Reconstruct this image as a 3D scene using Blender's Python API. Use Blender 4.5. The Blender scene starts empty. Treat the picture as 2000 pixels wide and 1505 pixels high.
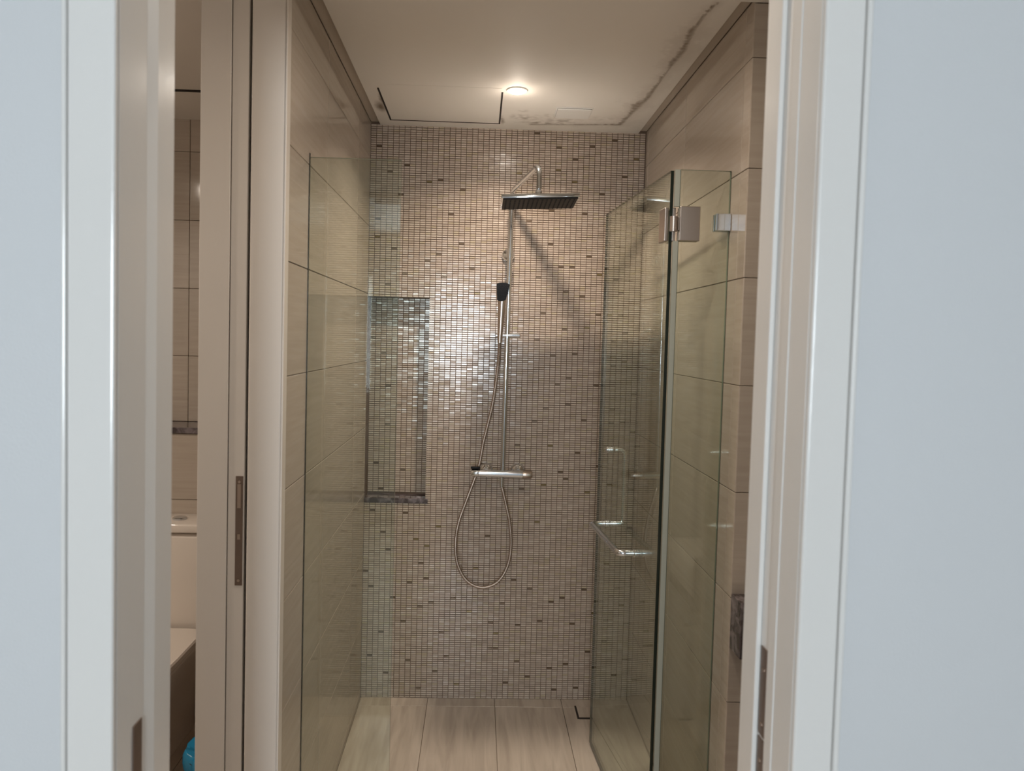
import bpy, bmesh, math, random
from mathutils import Vector, Matrix, noise
random.seed(7)
sc = bpy.context.scene
COL = sc.collection
EYE, HC, YB = 1.6545, 2.588, 3.356          # eye height, ceiling height, depth of the back wall

# ---------------------------------------------------------------- camera
cd = bpy.data.cameras.new('camera'); cam = bpy.data.objects.new('camera', cd); COL.objects.link(cam)
R_ = Vector((0.99920286, -0.02986601, 0.02648901)); U_ = Vector((-0.02516417, 0.0438952, 0.99871917)); F_ = Vector((0.03099049, 0.99858962, -0.04310866))
m = Matrix.Identity(4)
for i in range(3):
    m[i][0] = R_[i]; m[i][1] = U_[i]; m[i][2] = -F_[i]
m.translation = Vector((0, 0, EYE)); cam.matrix_world = m
cd.sensor_width = 36; cd.lens = 26.13; cd.shift_x = 0.01059; cd.shift_y = -0.01419; cd.clip_start = .02
cd.dof.use_dof = True; cd.dof.focus_distance = 3.1; cd.dof.aperture_fstop = 4.6
sc.camera = cam
# ---------------------------------------------------------------- world, exposure, lights
W = bpy.data.worlds.new('sky'); sc.world = W; W.use_nodes = True
W.node_tree.nodes['Background'].inputs[0].default_value = (.62, .78, 1, 1); W.node_tree.nodes['Background'].inputs[1].default_value = 1.0
sc.view_settings.view_transform = 'Standard'; sc.view_settings.look = 'None'
sc.view_settings.exposure = 0.0; sc.view_settings.gamma = 1; sc.view_settings.use_curve_mapping = False
DAY_W, DAY_C = 168, (.85, .92, 1.0)          # daylight through the bedroom window
SHOWER_W, VEST_W, WC_W = 11.5, 7.5, 18
WARM = (1.0, .86, .72)

def light(name, kind, loc, energy, color, size=.05, size_y=None, rot=(0, 0, 0), parent=None):
    ld = bpy.data.lights.new(name, kind); ld.energy = energy; ld.color = color
    if kind == 'AREA':
        ld.shape = 'RECTANGLE'; ld.size = size; ld.size_y = size_y or size
    else:
        ld.shadow_soft_size = size
    o = bpy.data.objects.new(name, ld); COL.objects.link(o); o.location = loc; o.rotation_euler = rot
    if parent: o.parent = parent; o.matrix_parent_inverse = parent.matrix_world.inverted()
    return o

# ---------------------------------------------------------------- materials
def mat(name, color, rough=.5, metal=0.0, spec=.5, coat=0.0, bump=0.0, bscale=200.0, emit=None, estr=0.0):
    M = bpy.data.materials.new(name); M.use_nodes = True; nt = M.node_tree; b = nt.nodes['Principled BSDF']
    b.inputs['Base Color'].default_value = (*color, 1); b.inputs['Roughness'].default_value = rough
    b.inputs['Metallic'].default_value = metal; b.inputs['Specular IOR Level'].default_value = spec
    b.inputs['Coat Weight'].default_value = coat
    if emit:
        b.inputs['Emission Color'].default_value = (*emit, 1); b.inputs['Emission Strength'].default_value = estr
    if bump:
        n = nt.nodes.new('ShaderNodeTexNoise'); n.inputs['Scale'].default_value = bscale; n.inputs['Detail'].default_value = 3
        tc = nt.nodes.new('ShaderNodeTexCoord'); nt.links.new(tc.outputs['Object'], n.inputs['Vector'])
        bp = nt.nodes.new('ShaderNodeBump'); bp.inputs['Strength'].default_value = bump; bp.inputs['Distance'].default_value = .001
        nt.links.new(n.outputs['Fac'], bp.inputs['Height']); nt.links.new(bp.outputs['Normal'], b.inputs['Normal'])
    return M

def stone(name, c1, c2, scale, rough=.15, detail=4, spec=.5, per_obj=.05, nscale=3.0, lo=.3, hi=.7):
    """veined tile: stretched noise between two tones, small tone change from tile to tile"""
    M = mat(name, c1, rough, spec=spec); nt = M.node_tree; b = nt.nodes['Principled BSDF']
    tc = nt.nodes.new('ShaderNodeTexCoord'); mp = nt.nodes.new('ShaderNodeMapping'); mp.inputs['Scale'].default_value = scale
    geo = nt.nodes.new('ShaderNodeNewGeometry'); oi = nt.nodes.new('ShaderNodeObjectInfo')
    nt.links.new(geo.outputs['Position'], mp.inputs['Vector'])
    add = nt.nodes.new('ShaderNodeVectorMath'); add.operation = 'ADD'
    sc3 = nt.nodes.new('ShaderNodeVectorMath'); sc3.operation = 'SCALE'; sc3.inputs[0].default_value = (7, 13, 5)
    nt.links.new(oi.outputs['Random'], sc3.inputs['Scale']); nt.links.new(mp.outputs['Vector'], add.inputs[0]); nt.links.new(sc3.outputs[0], add.inputs[1])
    n = nt.nodes.new('ShaderNodeTexNoise'); n.inputs['Scale'].default_value = nscale; n.inputs['Detail'].default_value = detail; n.inputs['Distortion'].default_value = .6
    nt.links.new(add.outputs[0], n.inputs['Vector'])
    cr = nt.nodes.new('ShaderNodeValToRGB'); cr.color_ramp.elements[0].color = (*c1, 1); cr.color_ramp.elements[1].color = (*c2, 1)
    cr.color_ramp.elements[0].position = lo; cr.color_ramp.elements[1].position = hi
    nt.links.new(n.outputs['Fac'], cr.inputs['Fac'])
    mr = nt.nodes.new('ShaderNodeMapRange'); mr.inputs['To Min'].default_value = 1 - per_obj; mr.inputs['To Max'].default_value = 1 + per_obj
    nt.links.new(oi.outputs['Random'], mr.inputs['Value'])
    hs = nt.nodes.new('ShaderNodeHueSaturation'); nt.links.new(cr.outputs[0], hs.inputs['Color']); nt.links.new(mr.outputs[0], hs.inputs['Value'])
    nt.links.new(hs.outputs[0], b.inputs['Base Color'])
    return M

def glass_mat(name, tint, ior=1.5):
    M = bpy.data.materials.new(name); M.use_nodes = True; nt = M.node_tree; nt.nodes.clear()
    out = nt.nodes.new('ShaderNodeOutputMaterial'); t = nt.nodes.new('ShaderNodeBsdfTransparent'); t.inputs[0].default_value = (*tint, 1)
    g = nt.nodes.new('ShaderNodeBsdfGlossy'); g.inputs['Roughness'].default_value = 0.0; g.inputs[0].default_value = (.95, 1, .97, 1)
    ge = nt.nodes.new('ShaderNodeNewGeometry'); dt = nt.nodes.new('ShaderNodeVectorMath'); dt.operation = 'DOT_PRODUCT'
    nt.links.new(ge.outputs['Incoming'], dt.inputs[0]); nt.links.new(ge.outputs['Normal'], dt.inputs[1])
    def mth(op, a, b=None):
        q = nt.nodes.new('ShaderNodeMath'); q.operation = op
        for i, v in enumerate((a, b)):
            if v is None: continue
            if hasattr(v, 'type'): nt.links.new(v, q.inputs[i])
            else: q.inputs[i].default_value = v
        return q.outputs[0]
    f = mth('ADD', mth('MULTIPLY', mth('POWER', mth('SUBTRACT', 1.0, mth('ABSOLUTE', dt.outputs['Value'])), 5.0), .957), .043)
    x = nt.nodes.new('ShaderNodeMixShader'); nt.links.new(f, x.inputs[0]); nt.links.new(t.outputs[0], x.inputs[1]); nt.links.new(g.outputs[0], x.inputs[2])
    nt.links.new(x.outputs[0], out.inputs[0]); return M

REVEAL_SHADE = mat('shade_toned_reveal', (.52, .45, .37), .7)  # tan below the ceiling white: the recess shade is put into this colour
PAINT = mat('white_gloss_paint', (.70, .685, .66), .2, bump=.15, bscale=60)
PAINT_IN = mat('cream_gloss_paint', (.72, .66, .60), .22, bump=.12, bscale=60)
WALLP = mat('white_wall_paint', (.59, .60, .61), .6, bump=.35, bscale=260)
PLASTER = mat('ceiling_plaster', (.80, .76, .70), .7, bump=.2, bscale=90)
TILE = stone('beige_travertine_tile', (.425, .36, .298), (.475, .41, .345), (1.2, 1.2, 22), rough=.07, spec=.7)
FLOORT = stone('beige_floor_tile', (.42, .35, .285), (.58, .495, .41), (14, 1.3, 1), rough=.26, per_obj=.03, nscale=2.0)
MARBLE = stone('dark_marble', (.06, .045, .045), (.26, .22, .23), (9, 9, 9), rough=.12, per_obj=0, nscale=3, lo=.42, hi=.72)
GROUT = mat('brown_grout', (.13, .085, .06), .85)
GROUTL = mat('tile_grout', (.25, .19, .14), .85)
DARKGAP = mat('dark_void', (.03, .022, .018), .9)
CHROME = mat('chrome', (.74, .78, .82), .10, metal=1)
SATIN = mat('satin_metal', (.52, .45, .40), .30, metal=1)
BROWNM = mat('tarnished_brass_plate', (.20, .145, .115), .42, metal=.7, bump=.4, bscale=120)
SCREW = mat('screw_metal', (.45, .36, .30), .3, metal=1)
BLACK = mat('black_rubber', (.009, .008, .008), .5, spec=.2)
NOZ = mat('grey_nozzle', (.035, .032, .03), .5, spec=.2)
CERAM = mat('white_ceramic', (.78, .71, .64), .08, spec=.6)
GLASS = glass_mat('green_clear_glass', (.922, .948, .912))
GEDGE = mat('dark_glass_edge', (.006, .010, .006), .25)
GEDGE2 = mat('pale_green_glass_edge', (.16, .20, .15), .2)
SEAL = mat('clear_seal_strip', (.27, .265, .215), .6, spec=.2)
BLUE = mat('blue_plastic', (.02, .27, .50), .25)
BINM = mat('dark_bin_plastic', (.05, .06, .07), .4)
HOSEM = mat('steel_hose', (.46, .38, .32), .28, metal=1, bump=.6, bscale=900)
LENS = mat('lamp_lens', (1, 1, 1), .4, emit=(1, .95, .88), estr=60)
LAMPW = mat('white_lamp_ring', (.8, .78, .74), .4)
BEDFLOOR = mat('bedroom_floor', (.40, .33, .27), .5)
CHIPS = [mat('mosaic_cream', (.455, .365, .292), .2, spec=.5), mat('mosaic_sand', (.415, .333, .263), .2, spec=.5),
         mat('mosaic_pearl', (.495, .408, .33), .16, spec=.6), mat('mosaic_honey', (.44, .36, .255), .18, spec=.5)]
ACC = [mat('mosaic_bronze', (.165, .115, .075), .22, metal=.35), mat('mosaic_olive_gold', (.24, .18, .09), .22, metal=.35)]

# ---------------------------------------------------------------- helpers
def tag(o, label=None, cat=None, kind=None, group=None):
    if label: o['label'] = label
    if cat: o['category'] = cat
    if kind: o['kind'] = kind
    if group: o['group'] = group
    return o
def obj(name, bm, mt, parent=None, smooth=False, loc=None):
    me = bpy.data.meshes.new(name); bm.to_mesh(me); bm.free()
    for x in (mt if isinstance(mt, (list, tuple)) else [mt]): me.materials.append(x)
    if smooth:
        for p in me.polygons: p.use_smooth = True
    return link(name, me, parent, loc)
def link(name, me, parent=None, loc=None):
    o = bpy.data.objects.new(name, me); COL.objects.link(o)
    if loc is not None: o.location = loc
    if parent: o.parent = parent
    return o
def empty(name, loc, label, cat, group=None, kind=None):
    o = bpy.data.objects.new(name, None); COL.objects.link(o); o.location = loc; o.empty_display_size = .05
    return tag(o, label, cat, kind, group)
def rebase(o):
    """parts are modelled in world space; put them under their root without moving them"""
    p = o.parent
    if p and p.parent is None: o.data.transform(Matrix.Translation(-p.location))
    return o
def box(bm, x0, x1, y0, y1, z0, z1, bev=0, seg=2, mi=0):
    r = bmesh.ops.create_cube(bm, size=1); vs = r['verts']
    for v in vs: v.co = Vector(((x0+x1)/2 + v.co.x*(x1-x0), (y0+y1)/2 + v.co.y*(y1-y0), (z0+z1)/2 + v.co.z*(z1-z0)))
    fs = set(f for v in vs for f in v.link_faces)
    for f in fs: f.material_index = mi
    if bev:
        es = list(set(e for v in vs for e in v.link_edges))
        bmesh.ops.bevel(bm, geom=es, offset=bev, segments=seg, affect='EDGES', profile=.5)
    return bm
def nb(): return bmesh.new()
def bx(*a, **k): return box(nb(), *a, **k)
def smooth_path(pts, n=8):
    P = [Vector(p) for p in pts]; out = []
    Q = [P[0]*2 - P[1]] + P + [P[-1]*2 - P[-2]]
    for i in range(1, len(Q)-2):
        for k in range(n):
            t = k/n; a, b, c, d = Q[i-1], Q[i], Q[i+1], Q[i+2]
            out.append(.5*((2*b) + (c-a)*t + (2*a-5*b+4*c-d)*t*t + (3*b-a-3*c+d)*t**3))
    out.append(P[-1]); return out
def fillet(pts, r, n=6):
    P = [Vector(p) for p in pts]; out = [P[0]]
    for i in range(1, len(P)-1):
        a = (P[i-1]-P[i]); b = (P[i+1]-P[i]); rr = min(r, a.length*.49, b.length*.49)
        s = P[i] + a.normalized()*rr; e = P[i] + b.normalized()*rr
        for k in range(n+1):
            t = k/n; out.append(s*(1-t)**2 + P[i]*2*t*(1-t) + e*t*t)
    out.append(P[-1]); return out
def tube(bm, pts, r, seg=16, cap=True, flat=1.0):
    P = [Vector(p) for p in pts]; rad = r if isinstance(r, (list, tuple)) else [r]*len(P)
    T = [(P[min(i+1, len(P)-1)] - P[max(i-1, 0)]).normalized() for i in range(len(P))]
    up = Vector((0, 0, 1)) if abs(T[0].z) < .9 else Vector((0, 1, 0))
    nrm = (up - T[0]*up.dot(T[0])).normalized(); rings = []
    for i, p in enumerate(P):
        nrm = (nrm - T[i]*nrm.dot(T[i])).normalized(); bi = T[i].cross(nrm)
        rings.append([bm.verts.new(p + (nrm*math.cos(a)*flat + bi*math.sin(a))*rad[i]) for a in [2*math.pi*k/seg for k in range(seg)]])
    for a, b in zip(rings, rings[1:]):
        for k in range(seg): bm.faces.new((a[k], a[(k+1) % seg], b[(k+1) % seg], b[k]))
    if cap:
        bm.faces.new(rings[0][::-1]); bm.faces.new(rings[-1])
    bmesh.ops.recalc_face_normals(bm, faces=bm.faces[:])
    return bm
def cyl(bm, a, b, r, seg=24): return tube(bm, [a, b], r, seg)
def lathe(bm, prof, c, axis='Z', seg=32):
    rings = []
    for (r, h) in prof:
        ring = []
        for k in range(seg):
            a = 2*math.pi*k/seg; x, y = r*math.cos(a), r*math.sin(a)
            v = (x, y, h) if axis == 'Z' else ((x, h, y) if axis == 'Y' else (h, x, y))
            ring.append(bm.verts.new(Vector(c) + Vector(v)))
        rings.append(ring)
    for a, b in zip(rings, rings[1:]):
        for k in range(seg): bm.faces.new((a[k], a[(k+1) % seg], b[(k+1) % seg], b[k]))
    bm.faces.new(rings[0][::-1]); bm.faces.new(rings[-1]); bmesh.ops.recalc_face_normals(bm, faces=bm.faces[:]); return bm
def autosm(o, ang=35):
    for p in o.data.polygons: p.use_smooth = True
    try: o.data.set_sharp_from_angle(angle=math.radians(ang))
    except Exception: pass
    return o
def struct(name, bm, mt, label, cat='wall'):
    o = obj(name, bm, mt); return tag(o, label, cat, 'structure')

# ---------------------------------------------------------------- room shell
def join_boxes(L, bm=None, **k):
    bm = bm or nb()
    for b in L: box(bm, *b, **k)
    return bm
NX0, NX1, NZ0, NZ1, ND = -.501, -.213, .898, 1.832, .09       # niche
wall_back = struct('wall_back', join_boxes([(NX1, .9, YB, YB+.2, 0, HC+.06), (-.60, NX0, YB, YB+.2, 0, HC+.06),
    (NX0, NX1, YB, YB+.2, 0, NZ0), (NX0, NX1, YB, YB+.2, NZ1, HC+.06), (NX0, NX1, YB+ND+.003, YB+.2, NZ0, NZ1)]), GROUT,
    'back shower wall of small cream mosaic with brown accent chips and a tall niche')
wall_wc = struct('wall_toilet_back', join_boxes([(-2.4, -.60, YB+.008, YB+.2, 0, HC+.06), (-2.4, -.70, 3.158, YB+.008, 0, 1.222)]), GROUTL,
    'beige tiled wall behind the toilet with a marble topped ledge')
wall_left = struct('wall_left', join_boxes([(-.583, -.509, 1.94, YB, 0, HC+.06), (-.70, -.645, 1.94, YB, 0, HC+.06), (-.70, -.509, 1.94, YB, 2.535, HC+.06)]), GROUTL,
    'beige tiled left shower wall with the pocket for the sliding door inside')
wall_right = struct('wall_right', bx(.736, .9, 2.2, YB, 0, HC+.06), GROUTL, 'beige tiled right shower wall behind the open glass door')
wall_ret = struct('wall_right_return', bx(.736, 1.6, 2.055, 2.2, 0, HC+.06), GROUTL, 'narrow strip of beige tiled wall facing the doorway right of the shower')
wall_vr = struct('wall_vanity_side', bx(1.5, 1.6, 1.185, 2.047, 0, HC+.06), PAINT_IN, 'side wall of the vanity corner hidden right of the doorway')
wall_wl = struct('wall_toilet_left', bx(-2.5, -2.4, 1.185, YB+.2, 0, HC+.06), PAINT_IN, 'far left wall of the toilet room')
DX0, DX1, DH = -.483, .453, 2.24
wall_front = struct('wall_front', join_boxes([(-2.5, DX0-.02, 1.012, 1.178, 0, HC+.06), (DX1+.02, 2.2, 1.012, 1.185, 0, HC+.06), (DX0-.02, DX1+.02, 1.012, 1.185, DH+.02, HC+.06)]), WALLP,
    'plain white wall around the bathroom doorway, left and right in the foreground')
struct('wall_bedroom_left', bx(-2.6, -2.5, -2.7, 1.185, 0, HC+.06), WALLP, 'left bedroom wall behind the camera')
struct('wall_bedroom_right', bx(2.2, 2.3, -2.7, 1.185, 0, HC+.06), WALLP, 'right bedroom wall behind the camera')
WX0, WX1, WZ0, WZ1 = -.66, .06, 1.1, 2.25
struct('wall_bedroom_back', join_boxes([(-2.5, WX0, -2.7, -2.6, 0, HC+.06), (WX1, 2.2, -2.7, -2.6, 0, HC+.06), (WX0, WX1, -2.7, -2.6, 0, WZ0), (WX0, WX1, -2.7, -2.6, WZ1, HC+.06)]), WALLP,
    'bedroom wall with the window behind the camera')
win = tag(empty('window_1', ((WX0+WX1)/2, -2.65, WZ0), 'bedroom window behind the camera that lets daylight in', 'window'), kind='structure')
b = join_boxes([(WX0, WX0+.05, -2.68, -2.62, WZ0, WZ1), (WX1-.05, WX1, -2.68, -2.62, WZ0, WZ1), (WX0+.05, WX1-.05, -2.68, -2.62, WZ0, WZ0+.05), (WX0+.05, WX1-.05, -2.68, -2.62, WZ1-.05, WZ1)])
rebase(obj('window_frame', b, PAINT, win))
rebase(obj('pane', bx(WX0+.05, WX1-.05, -2.655, -2.649, WZ0+.05, WZ1-.05), glass_mat('window_glass', (.98, .99, .98)), win))
light('daylight', 'AREA', ((WX0+WX1)/2, -2.78, (WZ0+WZ1)/2), DAY_W, DAY_C, .85, 1.3, (math.radians(90), 0, 0))

# floor: slab + tiles
floor = struct('floor', join_boxes([(-2.5, 1.6, 1.012, YB+.2, -.12, -.009)]), GROUTL, 'floor of beige rectangular tiles with light streaks', 'floor')
struct('floor_bedroom', bx(-2.6, 2.3, -2.7, 1.012, -.12, -.001), BEDFLOOR, 'bedroom floor in front of the doorway, out of view', 'floor')

def clip(v, a, b): return max(a, min(b, v))
cache = {}
def tile_obj(parent, size, loc, mt, bev=.0012, name='tile'):
    key = (tuple(round(s, 4) for s in size), mt.name)
    if key not in cache:
        bm = bx(-size[0]/2, size[0]/2, -size[1]/2, size[1]/2, -size[2]/2, size[2]/2, bev=bev, seg=1)
        me = bpy.data.meshes.new('tile'); bm.to_mesh(me); bm.free(); me.materials.append(mt); cache[key] = me
    return link(name, cache[key], parent, loc)
G = .0009
def spans(lo, hi, off, pitch):
    k = math.floor((lo-off)/pitch); out = []
    while off + k*pitch < hi - 1e-4:
        a, b_ = max(lo, off+k*pitch), min(hi, off+(k+1)*pitch)
        if b_-a > .012: out.append((a, b_))
        k += 1
    return out
for (a, b_) in spans(-2.4, 1.5, -.193, .306):
    for (c, d) in spans(1.185, 2.05 if a > .72 else YB, 3.277-.6*5, .6):
        if a > .72 and c > 2.0: continue
        tile_obj(floor, (b_-a-2*G, d-c-2*G, .009), ((a+b_)/2, (c+d)/2, -.0045), FLOORT)
ZT = .0415
def wall_tiles(parent, axis, face, lo, hi, off, z0, z1, sgn, skip=None):
    """axis X: wall plane x=face, tiles run along y; sgn = direction the face looks"""
    for (a, b_) in spans(lo, hi, off, .6):
        for (c, d) in spans(z0, z1, ZT, .3):
            L, Hh = b_-a-2*G, d-c-2*G
            if axis == 'X': tile_obj(parent, (.008, L, Hh), (face - sgn*.004, (a+b_)/2, (c+d)/2), TILE)
            else: tile_obj(parent, (L, .008, Hh), ((a+b_)/2, face - sgn*.004, (c+d)/2), TILE)
wall_tiles(wall_left, 'X', -.501, 1.955, YB, 3.356-1.8+.28, 0, HC+.0105, 1)
wall_tiles(wall_right, 'X', .728, 2.047, YB, 3.356-1.8-.05, 0, HC+.0105, -1)
wall_tiles(wall_ret, 'Y', 2.047, .7285, 1.5, .728-.35, 0, HC, -1)
wall_tiles(wall_wc, 'Y', YB, -2.4, -.70, -1.293-1.2, 1.2485, HC, -1)
wall_tiles(wall_wc, 'Y', 3.15, -2.4, -.70, -1.0-1.2, 0, 1.222, -1)
o = obj('ledge_top', bx(-2.4, -.70, 3.14, YB, 1.223, 1.248, bev=.002), MARBLE, wall_wc); o['label'] = 'dark marble ledge top'

# ---------------------------------------------------------------- mosaic of the back wall
PX, PZ, CW, CH, CT = .025, .010, .0234, .0080, .0034
ACCENT = [(0,58),(1,19),(1,51),(1,86),(1,209),(1,217),(1,249),(3,30),(3,76),(3,188),(3,238),(4,11),(4,68),(4,204),(5,46),(5,228),(6,193),(6,241),(7,35),(7,85),(8,17),(8,53),(9,73),(10,4),(10,42),(10,62),(10,199),(10,234),(11,55),(11,70),(12,44),(12,161),(12,202),(12,235),(13,12),(13,79),(13,119),(13,192),(14,30),(14,124),(14,156),(14,159),(14,220),(15,19),(16,46),(16,207),(16,231),(17,6),(17,169),(18,196),(19,40),(19,185),(20,60),(21,135),(22,75),(23,23),(23,35),(24,23),(24,30),(25,44),(26,7),(26,170),(26,239),(27,55),(27,117),(28,17),(28,34),(28,97),(28,141),(28,218),(29,257),(30,10),(30,51),(30,128),(30,165),(30,193),(31,82),(31,177),(32,36),(32,99),(32,134),(32,208),(32,223),(33,117),(33,158),(33,241),(33,251),(34,14),(34,45),(34,145),(34,198),(35,4),(35,105),(35,170),(35,187),(36,47),(36,102),(36,136),(36,148),(36,198),(36,236),(36,246),(37,16),(37,159),(38,35),(38,114),(38,185),(38,222),(39,5),(39,129),(39,171),(39,203),(39,252),(40,51),(40,96),(41,22),(41,145),(41,177),(41,195),(41,231),(42,40),(42,108),(43,177),(43,255),(44,27),(44,63),(44,100),(44,128),(44,154),(44,165),(44,193),(45,187),(45,239),(46,11),(46,156),(46,169),(47,44),(47,247),(48,80),(48,124),(49,18)]
ACCN = [(0,164),(1,106),(2,94),(2,157),(3,124),(3,142),(4,174),(5,133),(6,103),(7,146)]
accset, accn = set(ACCENT), set(ACCN)
BV, BF, BM = [], [], []
def chip_geo(w, h, t):
    e = .0007
    return [(-w/2, 0, -h/2), (w/2, 0, -h/2), (w/2, 0, h/2), (-w/2, 0, h/2),
            (-w/2+e, -t, -h/2+e), (w/2-e, -t, -h/2+e), (w/2-e, -t, h/2-e), (-w/2+e, -t, h/2-e)], \
           [(4, 5, 6, 7), (0, 1, 5, 4), (1, 2, 6, 5), (2, 3, 7, 6), (3, 0, 4, 7)]
def add_chip(c, rotv, mi, V, F, MI, w=CW, h=CH, swap=False):
    vs, fs = chip_geo(w, h, CT); n0 = len(V)
    tx, tz = rotv
    for (x, y, z) in vs:
        yy = y + (x*tx + z*tz if y < 0 else 0)
        p = (x, yy, z) if not swap else ((-yy, x, z) if swap == 1 else ((x, z, -yy) if swap == 2 else (yy, x, z)))
        V.append((c[0]+p[0], c[1]+p[1], c[2]+p[2]))
    for f in fs: F.append(tuple(n0+i for i in f)); MI.append(mi)
proto = {}
def chip_single(mi_acc, i, mtl):
    k = (mtl.name, i)
    if k not in proto:
        rr = random.Random(i*31+5); V, F, MI = [], [], []
        add_chip((0, 0, 0), (rr.uniform(-.03, .03), rr.uniform(-.03, .03)), 0, V, F, MI)
        me = bpy.data.meshes.new('mosaic_chip'); me.from_pydata(V, [], F); me.materials.append(mtl); proto[k] = me
    return proto[k]
rc = random.Random(3)
n_single = 0
NZA, NZB = 90, 183
for c in range(50):
    x = -.501 + PX*(c+.5)
    if x > .728: continue
    w = CW if x + CW/2 < .727 else (.7265 - (x-CW/2))
    xc = x if w == CW else x - (CW-w)/2
    if w < .004: continue
    for r in range(259):
        z = PZ*(r+.5)
        inn = (x < NX1 - .001 and NZA <= r < NZB)
        if x < NX1+.001 and r in (89,): pass
        if inn: continue
        acc = (c, r) in accset
        t = (rc.gauss(0, .013), rc.gauss(0, .013))
        mi = rc.choices([0, 1, 2, 3], [5, 3, 3, 1])[0]
        near = abs(c-19) <= 7 and 162 <= r <= 172
        if (acc or (near and n_single < 290)) and w == CW:
            mtl = ACC[rc.choices([0, 1], [4, 1])[0]] if acc else CHIPS[mi]
            o = link('mosaic_chip', chip_single(0, rc.randrange(5), mtl), wall_back, (xc, YB, z)); n_single += 1
        else:
            add_chip((xc, YB, z), t, mi, BV, BF, BM, w=w)
for c in range(12):                                              # niche back
    x = NX0 + PX*(c+.5)
    w = CW if x + CW/2 < NX1 else NX1 - (x-CW/2)
    if w < .004: continue
    for r in range(NZA+3, NZB):
        mi = rc.choices([0, 1, 2, 3], [5, 3, 3, 1])[0]
        if (c, r) in accn: mi = 4
        add_chip((x-(CW-w)/2, YB+ND+.0028, PZ*(r+.5)), (rc.gauss(0, .02), rc.gauss(0, .02)), mi, BV, BF, BM, w=w)
for k in range(3):                                               # niche right side and head
    y = YB + .008 + PX*(k+.5)
    for r in range(NZA+3, NZB): add_chip((NX1+.0005, y, PZ*(r+.5)), (0, 0), rc.randrange(3), BV, BF, BM, swap=3)
for c in range(11):
    for k in range(8): add_chip((NX0 + PX*(c+.5), YB+.006+PZ*(k+.5), NZ1-.0005), (0, 0), rc.randrange(3), BV, BF, BM, swap=2)
me = bpy.data.meshes.new('mosaic_field'); me.from_pydata(BV, [], BF)
for mt_ in CHIPS + [ACC[0]]: me.materials.append(mt_)
me.polygons.foreach_set('material_index', BM); me.update()
mf = link('mosaic_field', me, wall_back); tag(mf, kind='stuff')
o = obj('niche_sill', bx(NX0+.001, NX1-.001, YB-.006, YB+ND+.002, NZ0+.0005, NZ0+.024, bev=.0015), MARBLE, wall_back); o['label'] = 'dark veined marble sill of the niche'

# ---------------------------------------------------------------- ceiling with water stain
def seg_dist(p, a, b):
    ab = b-a; t = clip((p-a).dot(ab)/ab.length_squared, 0, 1); return (p-(a+ab*t)).length, t
POLY = [Vector(q) for q in [(.20, 3.268), (.363, 3.250), (.472, 3.238), (.581, 3.223), (.598, 3.06), (.603, 2.953), (.622, 2.86), (.619, 2.585), (.625, 2.40), (.613, 2.226), (.616, 2.138), (.628, 2.056)]]
WID = [.003, .004, .005, .010, .006, .012, .006, .005, .009, .006, .003, .003]
def stain(x, y):
    p = Vector((x, y)); s = 0
    w_ = 1.5; n1 = noise.noise(Vector((x*14, y*14, 3))); n2 = noise.noise(Vector((x*70, y*70, 8)))
    q = p + Vector((n2*.004 + n1*.006, n2*.003))
    for i in range(len(POLY)-1):
        d, t = seg_dist(q, POLY[i], POLY[i+1]); w = w_*(WID[i]*(1-t)+WID[i+1]*t)*(1+.8*n1+.5*n2)
        s = max(s, clip(1.35 - d/max(w, .0015), 0, 1)*(.75+.25*n2), .22*clip(1-d/(w*5+.004), 0, 1))
    for (cx, cy, rx, ry, k) in [(-.408, 3.06, .014, .045, .85), (-.398, 3.12, .012, .03, .6), (.075, 3.21, .012, .06, .7), (.17, 3.17, .07, .05, .6), (.33, 3.20, .09, .05, .55), (.25, 3.24, .13, .02, .8), (.56, 3.22, .05, .02, .6), (.16, 3.08, .03, .02, .35), (.27, 3.13, .03, .03, .4), (.50, 3.15, .08, .04, .25)]:
        d = math.hypot((q.x-cx)/rx, (q.y-cy)/ry); s = max(s, k*clip(1.2-d, 0, 1)*clip(.45+1.3*noise.noise(Vector((x*38, y*38, 1))) + .5*n2, 0, 1))
    for (cx, cy, rx, ry, k) in [(-.422, 3.09, .024, .07, .95), (-.410, 3.00, .010, .07, .8), (.076, 3.23, .010, .05, .7)]:
        d = math.hypot((q.x-cx)/rx, (q.y-cy)/ry); s = max(s, k*clip(1.25-d, 0, 1))
    return s
PLST = bpy.data.materials.new('stained_ceiling_plaster'); PLST.use_nodes = True; nt = PLST.node_tree; pb = nt.nodes['Principled BSDF']
pb.inputs['Roughness'].default_value = .6
at = nt.nodes.new('ShaderNodeAttribute'); at.attribute_name = 'stain'
mx = nt.nodes.new('ShaderNodeMix'); mx.data_type = 'RGBA'; mx.inputs['A'].default_value = (.80, .76, .70, 1); mx.inputs['B'].default_value = (.20, .145, .095, 1)
nt.links.new(at.outputs['Fac'], mx.inputs['Factor']); nt.links.new(mx.outputs['Result'], pb.inputs['Base Color'])
bm = nb()
CX0, CX1, CY0 = -.460, .690, 2.045
for q in [(-2.5, 1.6, 1.012, YB+.2, HC+.035, HC+.12), (-2.4, -.70, 1.185, 2.965, HC, HC+.035), (-2.4, -.70, 2.972, YB+.008, HC-.006, HC+.035),
          (-.70, -.503, 1.185, 1.94, HC, HC+.035), (-.503, CX0, 1.185, 1.94, HC, HC+.035), (CX0, CX1, 1.185, CY0, HC, HC+.035), (CX1, 1.5, 1.185, CY0, HC, HC+.035)]: box(bm, *q)
nx, ny = 210, 240; lay = bm.verts.layers.float.new('stain'); grid = []
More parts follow.
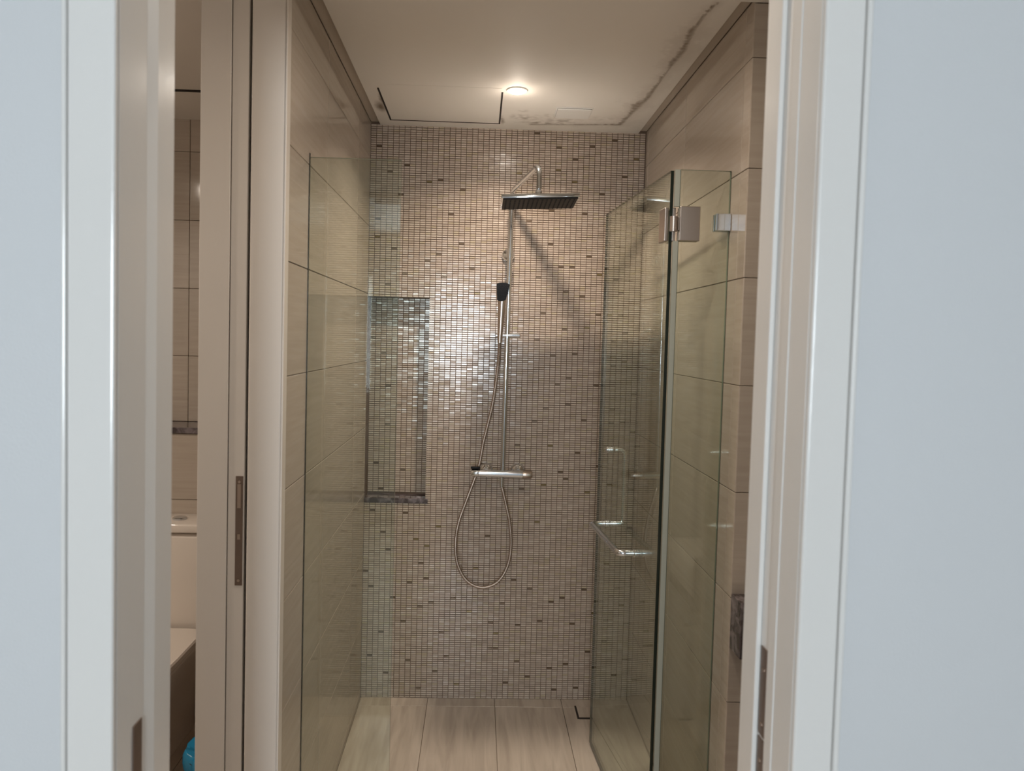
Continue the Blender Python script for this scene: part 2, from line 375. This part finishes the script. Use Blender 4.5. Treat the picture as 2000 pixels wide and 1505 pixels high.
for i in range(nx+1):
    col = []
    for j in range(ny+1):
        x = CX0 + (CX1-CX0)*i/nx; y = CY0 + (YB-CY0)*j/ny; v = bm.verts.new((x, y, HC)); s = stain(x, y); v[lay] = s; v.co.z -= s*.0012; col.append(v)
    grid.append(col)
for i in range(nx):
    for j in range(ny): bm.faces.new((grid[i][j], grid[i][j+1], grid[i+1][j+1], grid[i+1][j]))
for X, rng in ((0, range(ny)), (nx, range(ny))):
    t0 = bm.verts.new((grid[X][0].co.x, CY0, HC+.035)); t1 = bm.verts.new((grid[X][0].co.x, YB, HC+.035))
    bm.faces.new([grid[X][j] for j in range(ny+1)] + [t1, t0])
ceiling = struct('ceiling', bm, PLST, 'white plaster ceiling with a brown water crack along the right side and shadow gaps', 'ceiling')
struct('ceiling_bedroom', bx(-2.6, 2.3, -2.7, 1.012, HC, HC+.1), WALLP, 'bedroom ceiling in front of the doorway, out of view', 'ceiling')
# shadow-gap reveal lining beside the slab
tr = struct('trim_1', bx(-.5005, CX0-.001, 1.96, YB-.004, HC+.012, HC+.0345), REVEAL_SHADE, 'dark shadow gap between ceiling and left shower wall', 'trim')
tr = struct('trim_2', bx(CX1+.001, .7275, 2.05, YB-.004, HC+.012, HC+.0345), REVEAL_SHADE, 'dark shadow gap between ceiling and right shower wall', 'trim')

struct('trim_12', bx(-2.4, -.70, 2.9655, 2.9715, HC-.0075, HC+.03), DARKGAP, 'dark seam across the toilet room ceiling', 'trim')
# access panel, vent
t = empty('access_panel', (-.168, 3.04, HC), 'square white ceiling access hatch beside the shower light', 'hatch')
rebase(obj('gap_shade', join_boxes([(-.408, -.401, 2.86, 3.274, HC-.0018, HC-.0002), (.062, .069, 2.86, 3.274, HC-.0018, HC-.0002), (-.401, .062, 3.266, 3.274, HC-.0018, HC-.0002)]), DARKGAP, t))  # solid dark strips stand in for the shaded gap round the hatch
rebase(obj('panel', bx(-.401, .062, 2.816, 3.266, HC-.0008, HC-.0002), PLASTER, t))
t = empty('exhaust_vent', (.36, 3.07, HC), 'small white rectangular vent flap in the ceiling, right of the light', 'vent')
rebase(obj('frame', bx(.288, .436, 3.008, 3.140, HC-.0040, HC-.0002, bev=.001, seg=1), LAMPW, t))
rebase(obj('gap', bx(.293, .431, 3.013, 3.1355, HC-.0048, HC-.0041), DARKGAP, t))
rebase(obj('flap', bx(.293, .431, 3.013, 3.130, HC-.010, HC-.0049, bev=.001, seg=1), LAMPW, t))

# downlights
def downlight(x, y, label, watts, r=.027):
    t = empty('ceiling_downlight', (x, y, HC), label, 'light', 'round ceiling downlights')
    rebase(autosm(obj('ring', lathe(nb(), [(r+.012, -.0003), (r+.012, -.004), (r+.004, -.007), (r, -.006), (r, -.0003)], (x, y, HC)), LAMPW, t)))
    rebase(autosm(obj('lens', lathe(nb(), [(r-.001, -.0065), (r*.8, -.0095), (r*.4, -.012), (.001, -.0125)], (x, y, HC)), LENS, t)))
    l = light('lamp', 'AREA', (0, 0, -.016), watts*.9, WARM, .048); l.data.shape = 'DISK'; l.data.spread = math.radians(138 if y > 2 else 165); l.parent = t
    l = light('lamp_glow', 'POINT', (0, 0, -.05), min(watts*.12, .4), WARM, .030); l.parent = t
    return t
downlight(.12, 2.831, 'bright round ceiling downlight above the rain shower', SHOWER_W)
downlight(.16, 1.62, 'round ceiling downlight over the space in front of the shower', VEST_W)
downlight(-1.80, 1.75, 'round ceiling downlight of the toilet room', WC_W)

# ---------------------------------------------------------------- doorway trim (foreground)
def trim(name, bm, label, mt=PAINT): return struct(name, bm, mt, label, 'trim')
jl = trim('trim_3', bx(DX0-.02, DX0, 1.0118, 1.180, 0, DH, bev=.001), 'left door jamb lining with a brown metal strike plate low down')
bm = nb(); pr = [(DX0+.0001, 1.094), (DX0+.0045, 1.120), (DX0+.0045, 1.178), (DX0+.0001, 1.180)]
va = [bm.verts.new((x, y, 0)) for x, y in pr]; vb = [bm.verts.new((x, y, DH)) for x, y in pr]
bm.faces.new(va); bm.faces.new(vb[::-1])
for i in range(4): bm.faces.new((va[i], vb[i], vb[(i+1) % 4], va[(i+1) % 4]))
bmesh.ops.recalc_face_normals(bm, faces=bm.faces[:]); obj('door_stop', bm, PAINT, jl)
o = obj('strike_plate', bx(DX0+.0002, DX0+.002, 1.058, 1.086, .80, 1.085, bev=.0008), BROWNM, jl); o['label'] = 'brown metal strike plate'
jr = trim('trim_4', bx(DX1, DX1+.02, 1.0118, 1.188, 0, DH, bev=.001), 'right door jamb lining with a long brown strike plate')
rebase(obj('door_stop', bx(DX1-.008, DX1, 1.129, 1.188, 0, DH, bev=.002), PAINT, jr))
obj('lining_strip', bx(DX1-.0015, DX1, 1.074, 1.0995, 0, DH), PAINT, jr)
for (z0, z1) in ((1.052, 1.19), (.84, 1.048)):
    sp = obj('strike_plate', bx(DX1-.002, DX1-.0002, 1.100, 1.124, z0, z1, bev=.0008), BROWNM, jr); sp['label'] = 'brown metal strike plate'
    bm = nb()
    for z in (z0+.018, z1-.035): cyl(bm, (DX1-.0030, 1.112, z), (DX1-.0018, 1.112, z), .0035, 12)
    obj('screw', bm, SCREW, sp)
cl = trim('trim_5', bx(-.545, DX0, 1.0, 1.0115, 0, DH+.06, bev=.004, seg=3), 'flat white door casing left of the doorway')
cr_ = trim('trim_6', bx(DX1, .5082, 1.0, 1.0115, 0, DH+.06, bev=.004, seg=3), 'flat white door casing right of the doorway')
rebase(obj('bead', bx(.5085, .5165, .996, 1.0115, 0, DH+.06, bev=.003, seg=3), PAINT, cr_))
rebase(obj('bead', bx(-.5525, -.5455, .9985, 1.0115, 0, DH+.06, bev=.003, seg=3), PAINT, cl))
trim('trim_7', bx(DX0-.02, DX1+.02, 1.0118, 1.16, DH, DH+.019), 'door head lining above the doorway, out of view')

# ---------------------------------------------------------------- pocket door and its split jambs
trim('trim_8', bx(-.716, -.640, 1.922, 1.939, 0, 2.535, bev=.0015), 'cream split jamb left of the sliding door edge', PAINT_IN)
trim('trim_9', bx(-.5885, -.503, 1.920, 1.939, 0, 2.535, bev=.0045, seg=3), 'cream split jamb between sliding door edge and shower wall', PAINT_IN)
trim('trim_10', bx(-.5025, -.4985, 1.918, 1.953, 0, HC-.002, bev=.001), 'thin cream corner strip where the shower tiles start', PAINT_IN)
trim('trim_11', bx(-.716, -.503, 1.915, 1.939, 2.536, HC-.002), 'cream panel over the sliding door, out of view', PAINT_IN)
dr = tag(empty('door_1', (-.614, 2.2, 0), 'cream sliding pocket door seen edge on between its two split jambs', 'door'), kind='structure')
rebase(obj('leaf', bx(-.6380, -.5960, 1.925, 2.72, .008, 2.525, bev=.0015), PAINT_IN, dr))
fp = obj('lock_faceplate', bx(-.6180, -.5990, 1.9235, 1.926, .997, 1.283, bev=.0006), BROWNM, dr); fp['label'] = 'tarnished brown metal lock faceplate'; rebase(fp)
bm = nb()
for z in (1.268, 1.010): cyl(bm, (-.6085, 1.9222, z), (-.6085, 1.9236, z), .0035, 12)
o = obj('screw', bm, SCREW, fp); o.data.transform(Matrix.Translation(-dr.location))
bm = join_boxes([(-.6130, -.6040, 1.9222, 1.9236, 1.20, 1.262), (-.6120, -.6050, 1.9222, 1.9236, 1.118, 1.132)])
o = obj('latch', bm, SCREW, fp); o.data.transform(Matrix.Translation(-dr.location))

# ---------------------------------------------------------------- glass panels and door
def glass_part(parent, x0, x1, y0, y1, z0, z1, edge, faces='x', name='pane'):
    bm = bx(x0, x1, y0, y1, z0, z1)
    for f in bm.faces:
        n = f.normal; big = abs(n.y) if (x1-x0) > (y1-y0) else abs(n.x)
        f.material_index = 0 if big > .5 else 1
    bm.normal_update()
    return obj(name, bm, [GLASS, edge], parent)
YG = 2.18
t = empty('glass_panel', (-.37, YG+.005, 0), 'fixed narrow glass panel at the left shower wall in front of the niche', 'glass panel', 'fixed glass panels beside the shower door')
rebase(glass_part(t, -.4995, -.2365, YG, YG+.010, .004, 2.163, GEDGE2))
rebase(obj('wall_seal', bx(-.5008, -.4993, YG+.0005, YG+.0095, .004, 2.175), GEDGE, t))
t = empty('glass_panel', (.65, YG+.005, 0), 'fixed narrow glass panel at the right wall that carries the glass door hinges', 'glass panel', 'fixed glass panels beside the shower door')
rebase(glass_part(t, .5785, .7265, YG, YG+.010, .004, 2.163, GEDGE2))
o = rebase(obj('seal_strip', bx(.5620, .5780, YG+.001, YG+.009, .012, 1.955, bev=.001, seg=1), SEAL, t))
rebase(obj('seal_strip', bx(.5620, .5780, YG+.001, YG+.009, 2.055, 2.163, bev=.001, seg=1), SEAL, t))
cp = rebase(obj('wall_clamp', join_boxes([(.684, .7275, YG-.014, YG-.0005, 1.987, 2.037), (.684, .7275, YG+.0105, YG+.022, 1.987, 2.037)], bev=.0015), CHROME, t)); cp['label'] = 'square chrome glass clamp at the tiled wall'

# door: built along local +Y from the hinge, then turned into the shower
door = empty('shower_door', (.5565, YG+.012, .012), 'hinged clear glass shower door standing open inward, with towel bar handle', 'shower door')
door.rotation_euler = (0, 0, math.atan2(.0735, 1.0))
LD = .782
glass_part(door, -.005, .005, 0, LD, 0, 2.149, GEDGE)
for zc in (1.993, .20):
    h = obj('hinge', join_boxes([(-.017, -.0052, .004, .060, zc-.05, zc+.05), (.0052, .017, .004, .060, zc-.05, zc+.05)], bev=.0025), SATIN, door)
    h['label'] = 'brushed metal glass hinge'
    box_ = obj('knuckle', tube(nb(), [(.006, -.006, zc-.022), (.006, -.006, zc+.022)], .0105, 20), SATIN, h); autosm(box_)
# fixed-side plates belong to the hinge too (built in world space)
for zc in (2.005, .212):
    p = obj('hinge_plate', join_boxes([(.5775, .637, YG-.012, YG-.0005, zc-.05, zc+.05), (.5775, .637, YG+.0105, YG+.022, zc-.05, zc+.05), (.5745, .5775, YG-.010, YG+.010, zc-.020, zc+.020)], bev=.0022), SATIN, t)
    rebase(p); p['label'] = 'brushed metal hinge plate on the fixed glass'
# handle : D pull on +X side, towel bar on -X side (local coords)
yn, yf, zl, zu = .220, .612, .948, 1.232
hd = obj('pull_handle', tube(nb(), fillet([(.006, yf, zu), (.056, yf, zu), (.056, yf, zl), (.006, yf, zl)], .022, 8), .0078, 16), CHROME, door); autosm(hd, 60); hd['label'] = 'vertical chrome pull handle'
tb = obj('towel_bar', tube(nb(), fillet([(-.006, yf, zl), (-.064, yf, zl), (-.064, yn, zl), (-.006, yn, zl)], .024, 8), .0105, 16), CHROME, door); autosm(tb, 60); tb['label'] = 'horizontal chrome towel bar'
for (x, y, z, p) in ((1, yf, zu, hd), (1, yf, zl, hd), (-1, yf, zl, tb), (-1, yn, zl, tb), (-1, yf, zu, hd), (1, yn, zl, tb)):
    autosm(obj('collar', lathe(nb(), [(.0135, x*.0055), (.0135, x*.012), (.0115, x*.014), (.0115, x*.017)], (0, y, z), 'X', 20), CHROME, p))

# ---------------------------------------------------------------- shower column
SX, SY = .124, 3.27
s = empty('shower_column', (SX, YB, .90), 'chrome shower column with square rain head and thermostatic bar on the mosaic wall', 'shower')
def sp_(name, bm, mt=CHROME, par=None, ang=35):
    o = obj(name, bm, mt, par or s); autosm(o, ang); o.data.transform(Matrix.Translation(-s.location)); return o
sp_('riser_pipe', tube(nb(), [(.120, SY, 1.074), (.1235, SY, 1.6), (.128, SY, 2.235)], .0112, 20))
sp_('shower_arm', tube(nb(), fillet([(.128, SY, 2.236), (.1295, SY, 2.300), (.221, 2.952, 2.342), (.222, 2.945, 2.245)], .045, 10), .0105, 18), ang=60)
sp_('joint_ring', lathe(nb(), [(.0135, -.012), (.0135, .012)], (.128, SY, 2.236), 'Z', 20))
# rain head, slightly rolled
hc = Vector((.2225, 2.947, 2.196)); ROLL = Matrix.Translation(hc) @ Matrix.Rotation(-.047, 4, 'Y') @ Matrix.Rotation(-.05, 4, 'X')
bm = box(nb(), -.150, .150, -.092, .092, -.004, .012, bev=.003); bm.transform(ROLL); hh = sp_('rain_head', bm)
bm = box(nb(), -.144, .144, -.086, .086, -.0085, -.0042, bev=.001, seg=1); bm.transform(ROLL); np_ = sp_('nozzle_plate', bm, BLACK, hh); np_['label'] = 'black rubber nozzle plate'
bm = nb()
for i in range(16):
    for j in range(9):
        lathe(bm, [(.0038, 0), (.0022, -.0028)], (-.132+.0176*i, -.074+.0185*j, -.0086), 'Z', 6)
bm.transform(ROLL); nz = sp_('nozzles', bm, NOZ, hh); nz['kind'] = 'stuff'
bm = lathe(nb(), [(.017, .0122), (.017, .018), (.011, .024), (.014, .028), (.014, .040), (.010, .046), (.010, .062)], (0, 0, 0), 'Z', 24); bm.transform(ROLL); sp_('ball_joint', bm, CHROME, hh)
# wall bracket
bk = sp_('wall_bracket', lathe(nb(), [(.029, -.0045), (.029, -.014), (.026, -.022), (.020, -.028), (.012, -.031), (.011, -.070)], (.122, YB, 2.030), 'Y', 28))
sp_('clamp', tube(nb(), [(.1265, SY, 2.012), (.1268, SY, 2.048)], .0155, 20), CHROME, bk)
# slider
sl = sp_('slider', tube(nb(), [(.073, SY, 1.668), (.179, SY, 1.671)], .0112, 20))
sp_('slider_knob', lathe(nb(), [(.0125, 0), (.0125, .012), (.010, .015)], (.166, SY, 1.671), 'X', 20), CHROME, sl)
# mixer
mxr = sp_('mixer_bar', tube(nb(), [(.014, SY-.004, 1.0595), (.208, SY-.004, 1.0565)], .0175, 28))
sp_('temperature_knob', lathe(nb(), [(.0175, 0), (.0180, .002), (.0172, .036), (.014, .042)], (.2085, SY-.004, 1.0563), 'X', 28), SATIN, mxr)
sp_('flow_knob', lathe(nb(), [(.014, -.034), (.0172, -.028), (.0180, -.002), (.0175, 0)], (.0135, SY-.004, 1.060), 'X', 28), CHROME, mxr)
lv = sp_('lever', box(nb(), -.022, .020, SY-.016, SY+.006, 1.0785, 1.088, bev=.003), BLACK, mxr); lv['label'] = 'black lever on the left end'
for k, x in enumerate((.046, .190)):
    e_ = sp_('escutcheon', lathe(nb(), [(.033, -.0045), (.033, -.012), (.031, -.020), (.027, -.027), (.021, -.033), (.016, -.036), (.015, -.072)], (x, YB, 1.062), 'Y', 28), CHROME)
sp_('outlet', tube(nb(), [(.117, SY, 1.0), (.117, SY, 1.045)], .0095, 18), CHROME, mxr)

# hand shower + hose
h = empty('hand_shower', (.085, SY-.02, 1.64), 'slim hand shower with black spray face resting in the slider, hose looping below', 'hand shower')
def hp(name, bm, mt, par=None, ang=40):
    o = obj(name, bm, mt, par or h); autosm(o, ang); o.data.transform(Matrix.Translation(-h.location)); return o
P0 = Vector((.0915, 3.243, 1.66)); P1 = Vector((.0965, 3.238, 1.82))
hp('handle', tube(nb(), [(.0915, 3.2435, 1.636), P0, P0.lerp(P1, .5), P1, (.0985, 3.237, 1.85)], [.0095, .0105, .014, .0185, .020], 20, flat=.8), SATIN)
bm = nb()
front = [(.0700, 1.893), (.0860, 1.8965), (.1110, 1.8965), (.1275, 1.890), (.1120, 1.8230), (.0980, 1.8165), (.0840, 1.8170), (.0740, 1.8225)]
vf = [bm.verts.new((x, 3.212 + (1.895-z)*.06, z)) for x, z in front]; vb = [bm.verts.new((x, 3.228 + (1.895-z)*.06, z)) for x, z in front]
bm.faces.new(vf); bm.faces.new(vb[::-1])
for i in range(8): bm.faces.new((vf[i], vb[i], vb[(i+1) % 8], vf[(i+1) % 8]))
bmesh.ops.recalc_face_normals(bm, faces=bm.faces[:]); bmesh.ops.bevel(bm, geom=bm.edges[:], offset=.0018, segments=2, affect='EDGES')
sf = hp('spray_head', bm, BLACK); sf['label'] = 'black rectangular spray head'
bm = nb()
for i in range(5):
    for j in range(7):
        z = 1.885-.0085*j; hw = .021 - .0011*j
        lathe(bm, [(.0016, 0), (.001, -.0018)], (.0985 - .0012*j + hw*(i-2)/2, 3.2118 + (1.895-z)*.06, z), 'Y', 6)
nz = hp('nozzles', bm, NOZ, sf); nz['kind'] = 'stuff'
hose = [(.0915, 3.2440, 1.636), (.090, 3.258, 1.59), (.086, 3.275, 1.522), (.068, 3.292, 1.363), (.034, 3.300, 1.204), (.012, 3.301, 1.078), (-.034, 3.292, .940), (-.069, 3.280, .836), (-.081, 3.272, .744), (-.070, 3.268, .652), (-.028, 3.266, .578), (.038, 3.266, .547), (.106, 3.268, .569), (.150, 3.270, .637), (.166, 3.272, .730), (.157, 3.272, .840), (.135, 3.271, .935), (.118, 3.270, 1.0)]
hp('hose', tube(nb(), smooth_path(hose, 8), .0068, 12), HOSEM, ang=80)

# ---------------------------------------------------------------- floor drain
d = empty('floor_drain', (.545, 3.232, 0), 'square tile-insert floor drain with a dark slot behind the glass door edge', 'drain')
rebase(obj('slot_frame', join_boxes([(.474, .482, 3.177, 3.290, .0002, .0022), (.482, .541, 3.175, 3.187, .0002, .0022)]), DARKGAP, d))
rebase(obj('tile_insert', bx(.483, .609, 3.187, 3.280, .0002, .0016), FLOORT, d))

# ---------------------------------------------------------------- toilet
TX = -1.262
def egg(bm, z, hw, yb, yf, n=40, ex=2.4):
    vs = []; cy = yf + (yb-yf)*.48
    for k in range(n):
        a = 2*math.pi*k/n; c, s_ = math.cos(a), math.sin(a)
        if s_ >= 0: x = hw*abs(c)**(2/9)*(1 if c >= 0 else -1); y = cy + (yb-cy)*abs(s_)**(2/9)
        else: x = hw*abs(c)**(2/ex)*(1 if c >= 0 else -1); y = cy - (cy-yf)*abs(s_)**(2/ex)
        vs.append(bm.verts.new((TX+x, y, z)))
    return vs
def loft(secs, **k):
    bm = nb(); R = [egg(bm, *q, **k) for q in secs]; n = len(R[0])
    for a, b_ in zip(R, R[1:]):
        for i in range(n): bm.faces.new((a[i], a[(i+1) % n], b_[(i+1) % n], b_[i]))
    bm.faces.new(R[0][::-1]); bm.faces.new(R[-1]); bmesh.ops.recalc_face_normals(bm, faces=bm.faces[:]); return bm
t = empty('toilet', (TX, 2.85, 0), 'white ceramic toilet with square cistern seen through the gap left of the sliding door', 'toilet')
def tp(name, bm, mt=CERAM, par=None, ang=35):
    o = obj(name, bm, mt, par or t); autosm(o, ang); o.data.transform(Matrix.Translation(-t.location)); return o
tp('bowl', loft([(0, .108, 3.145, 2.52), (.03, .106, 3.145, 2.52), (.16, .112, 3.145, 2.50), (.27, .135, 3.145, 2.46), (.36, .168, 3.145, 2.43), (.425, .180, 3.145, 2.42)]))
tp('seat', loft([(.427, .200, 2.955, 2.415), (.437, .201, 2.955, 2.412), (.440, .198, 2.95, 2.417)]))
ld_ = tp('lid', loft([(.4415, .202, 2.955, 2.413), (.462, .205, 2.958, 2.408), (.468, .200, 2.955, 2.418)]))
tp('cistern', bx(TX-.172, TX+.172, 2.975, 3.1485, .427, .842, bev=.018, seg=4))
cl_ = tp('cistern_lid', bx(TX-.179, TX+.179, 2.962, 3.1485, .848, .884, bev=.007, seg=3))
tp('flush_button', lathe(nb(), [(.028, .0005), (.028, .006), (.024, .009), (.020, .010)], (-1.205, 3.05, .884), 'Z', 28), CHROME, cl_)
# waste bin with blue bag
bn = empty('waste_bin', (-.886, 2.60, 0), 'small dark bin with a bunched blue bag beside the toilet', 'bin')
o = rebase(autosm(obj('bucket', lathe(nb(), [(.080, .001), (.084, .01), (.104, .165), (.106, .17), (.100, .17), (.080, .02)], (-.886, 2.60, 0)), BINM, bn)))
bm = nb(); rings = []
for (r, z) in [(.100, .118), (.106, .13), (.110, .155), (.110, .18), (.106, .193), (.101, .196), (.075, .185), (.045, .20), (.015, .185)]:
    rings.append([bm.verts.new((-.886+(r+.006*math.sin(9*a)+.004*math.sin(17*a+z*60))*math.cos(a), 2.60+(r+.006*math.sin(9*a))*math.sin(a), z+.006*math.sin(7*a+1))) for a in [2*math.pi*k/72 for k in range(72)]])
for a, b_ in zip(rings, rings[1:]):
    for k in range(72): bm.faces.new((a[k], a[(k+1) % 72], b_[(k+1) % 72], b_[k]))
o = rebase(obj('bag', bm, BLUE, bn, smooth=True)); o['label'] = 'crinkled blue plastic bag over the rim'

# ---------------------------------------------------------------- vanity corner, a sliver beside the right jamb
v = empty('vanity', (1.0, 1.85, 0), 'dark marble vanity top with a white basin, a sliver beside the right jamb', 'vanity')
o = rebase(obj('splash_back', bx(.729, 1.18, 1.965, 2.0465, .80, .955, bev=.003), MARBLE, v)); o['label'] = 'dark marble edge block'
o = rebase(obj('bracket', bx(.74, 1.18, 1.62, 1.964, .76, .80, bev=.004), MARBLE, v))
bm = box(nb(), .725, 1.16, 1.60, 1.955, .80, .925, bev=.03, seg=5)
rebase(autosm(obj('basin', bm, CERAM, v)))
rebase(obj('pedestal', bx(.86, 1.08, 1.75, 1.95, 0, .758, bev=.02, seg=3), CERAM, v))
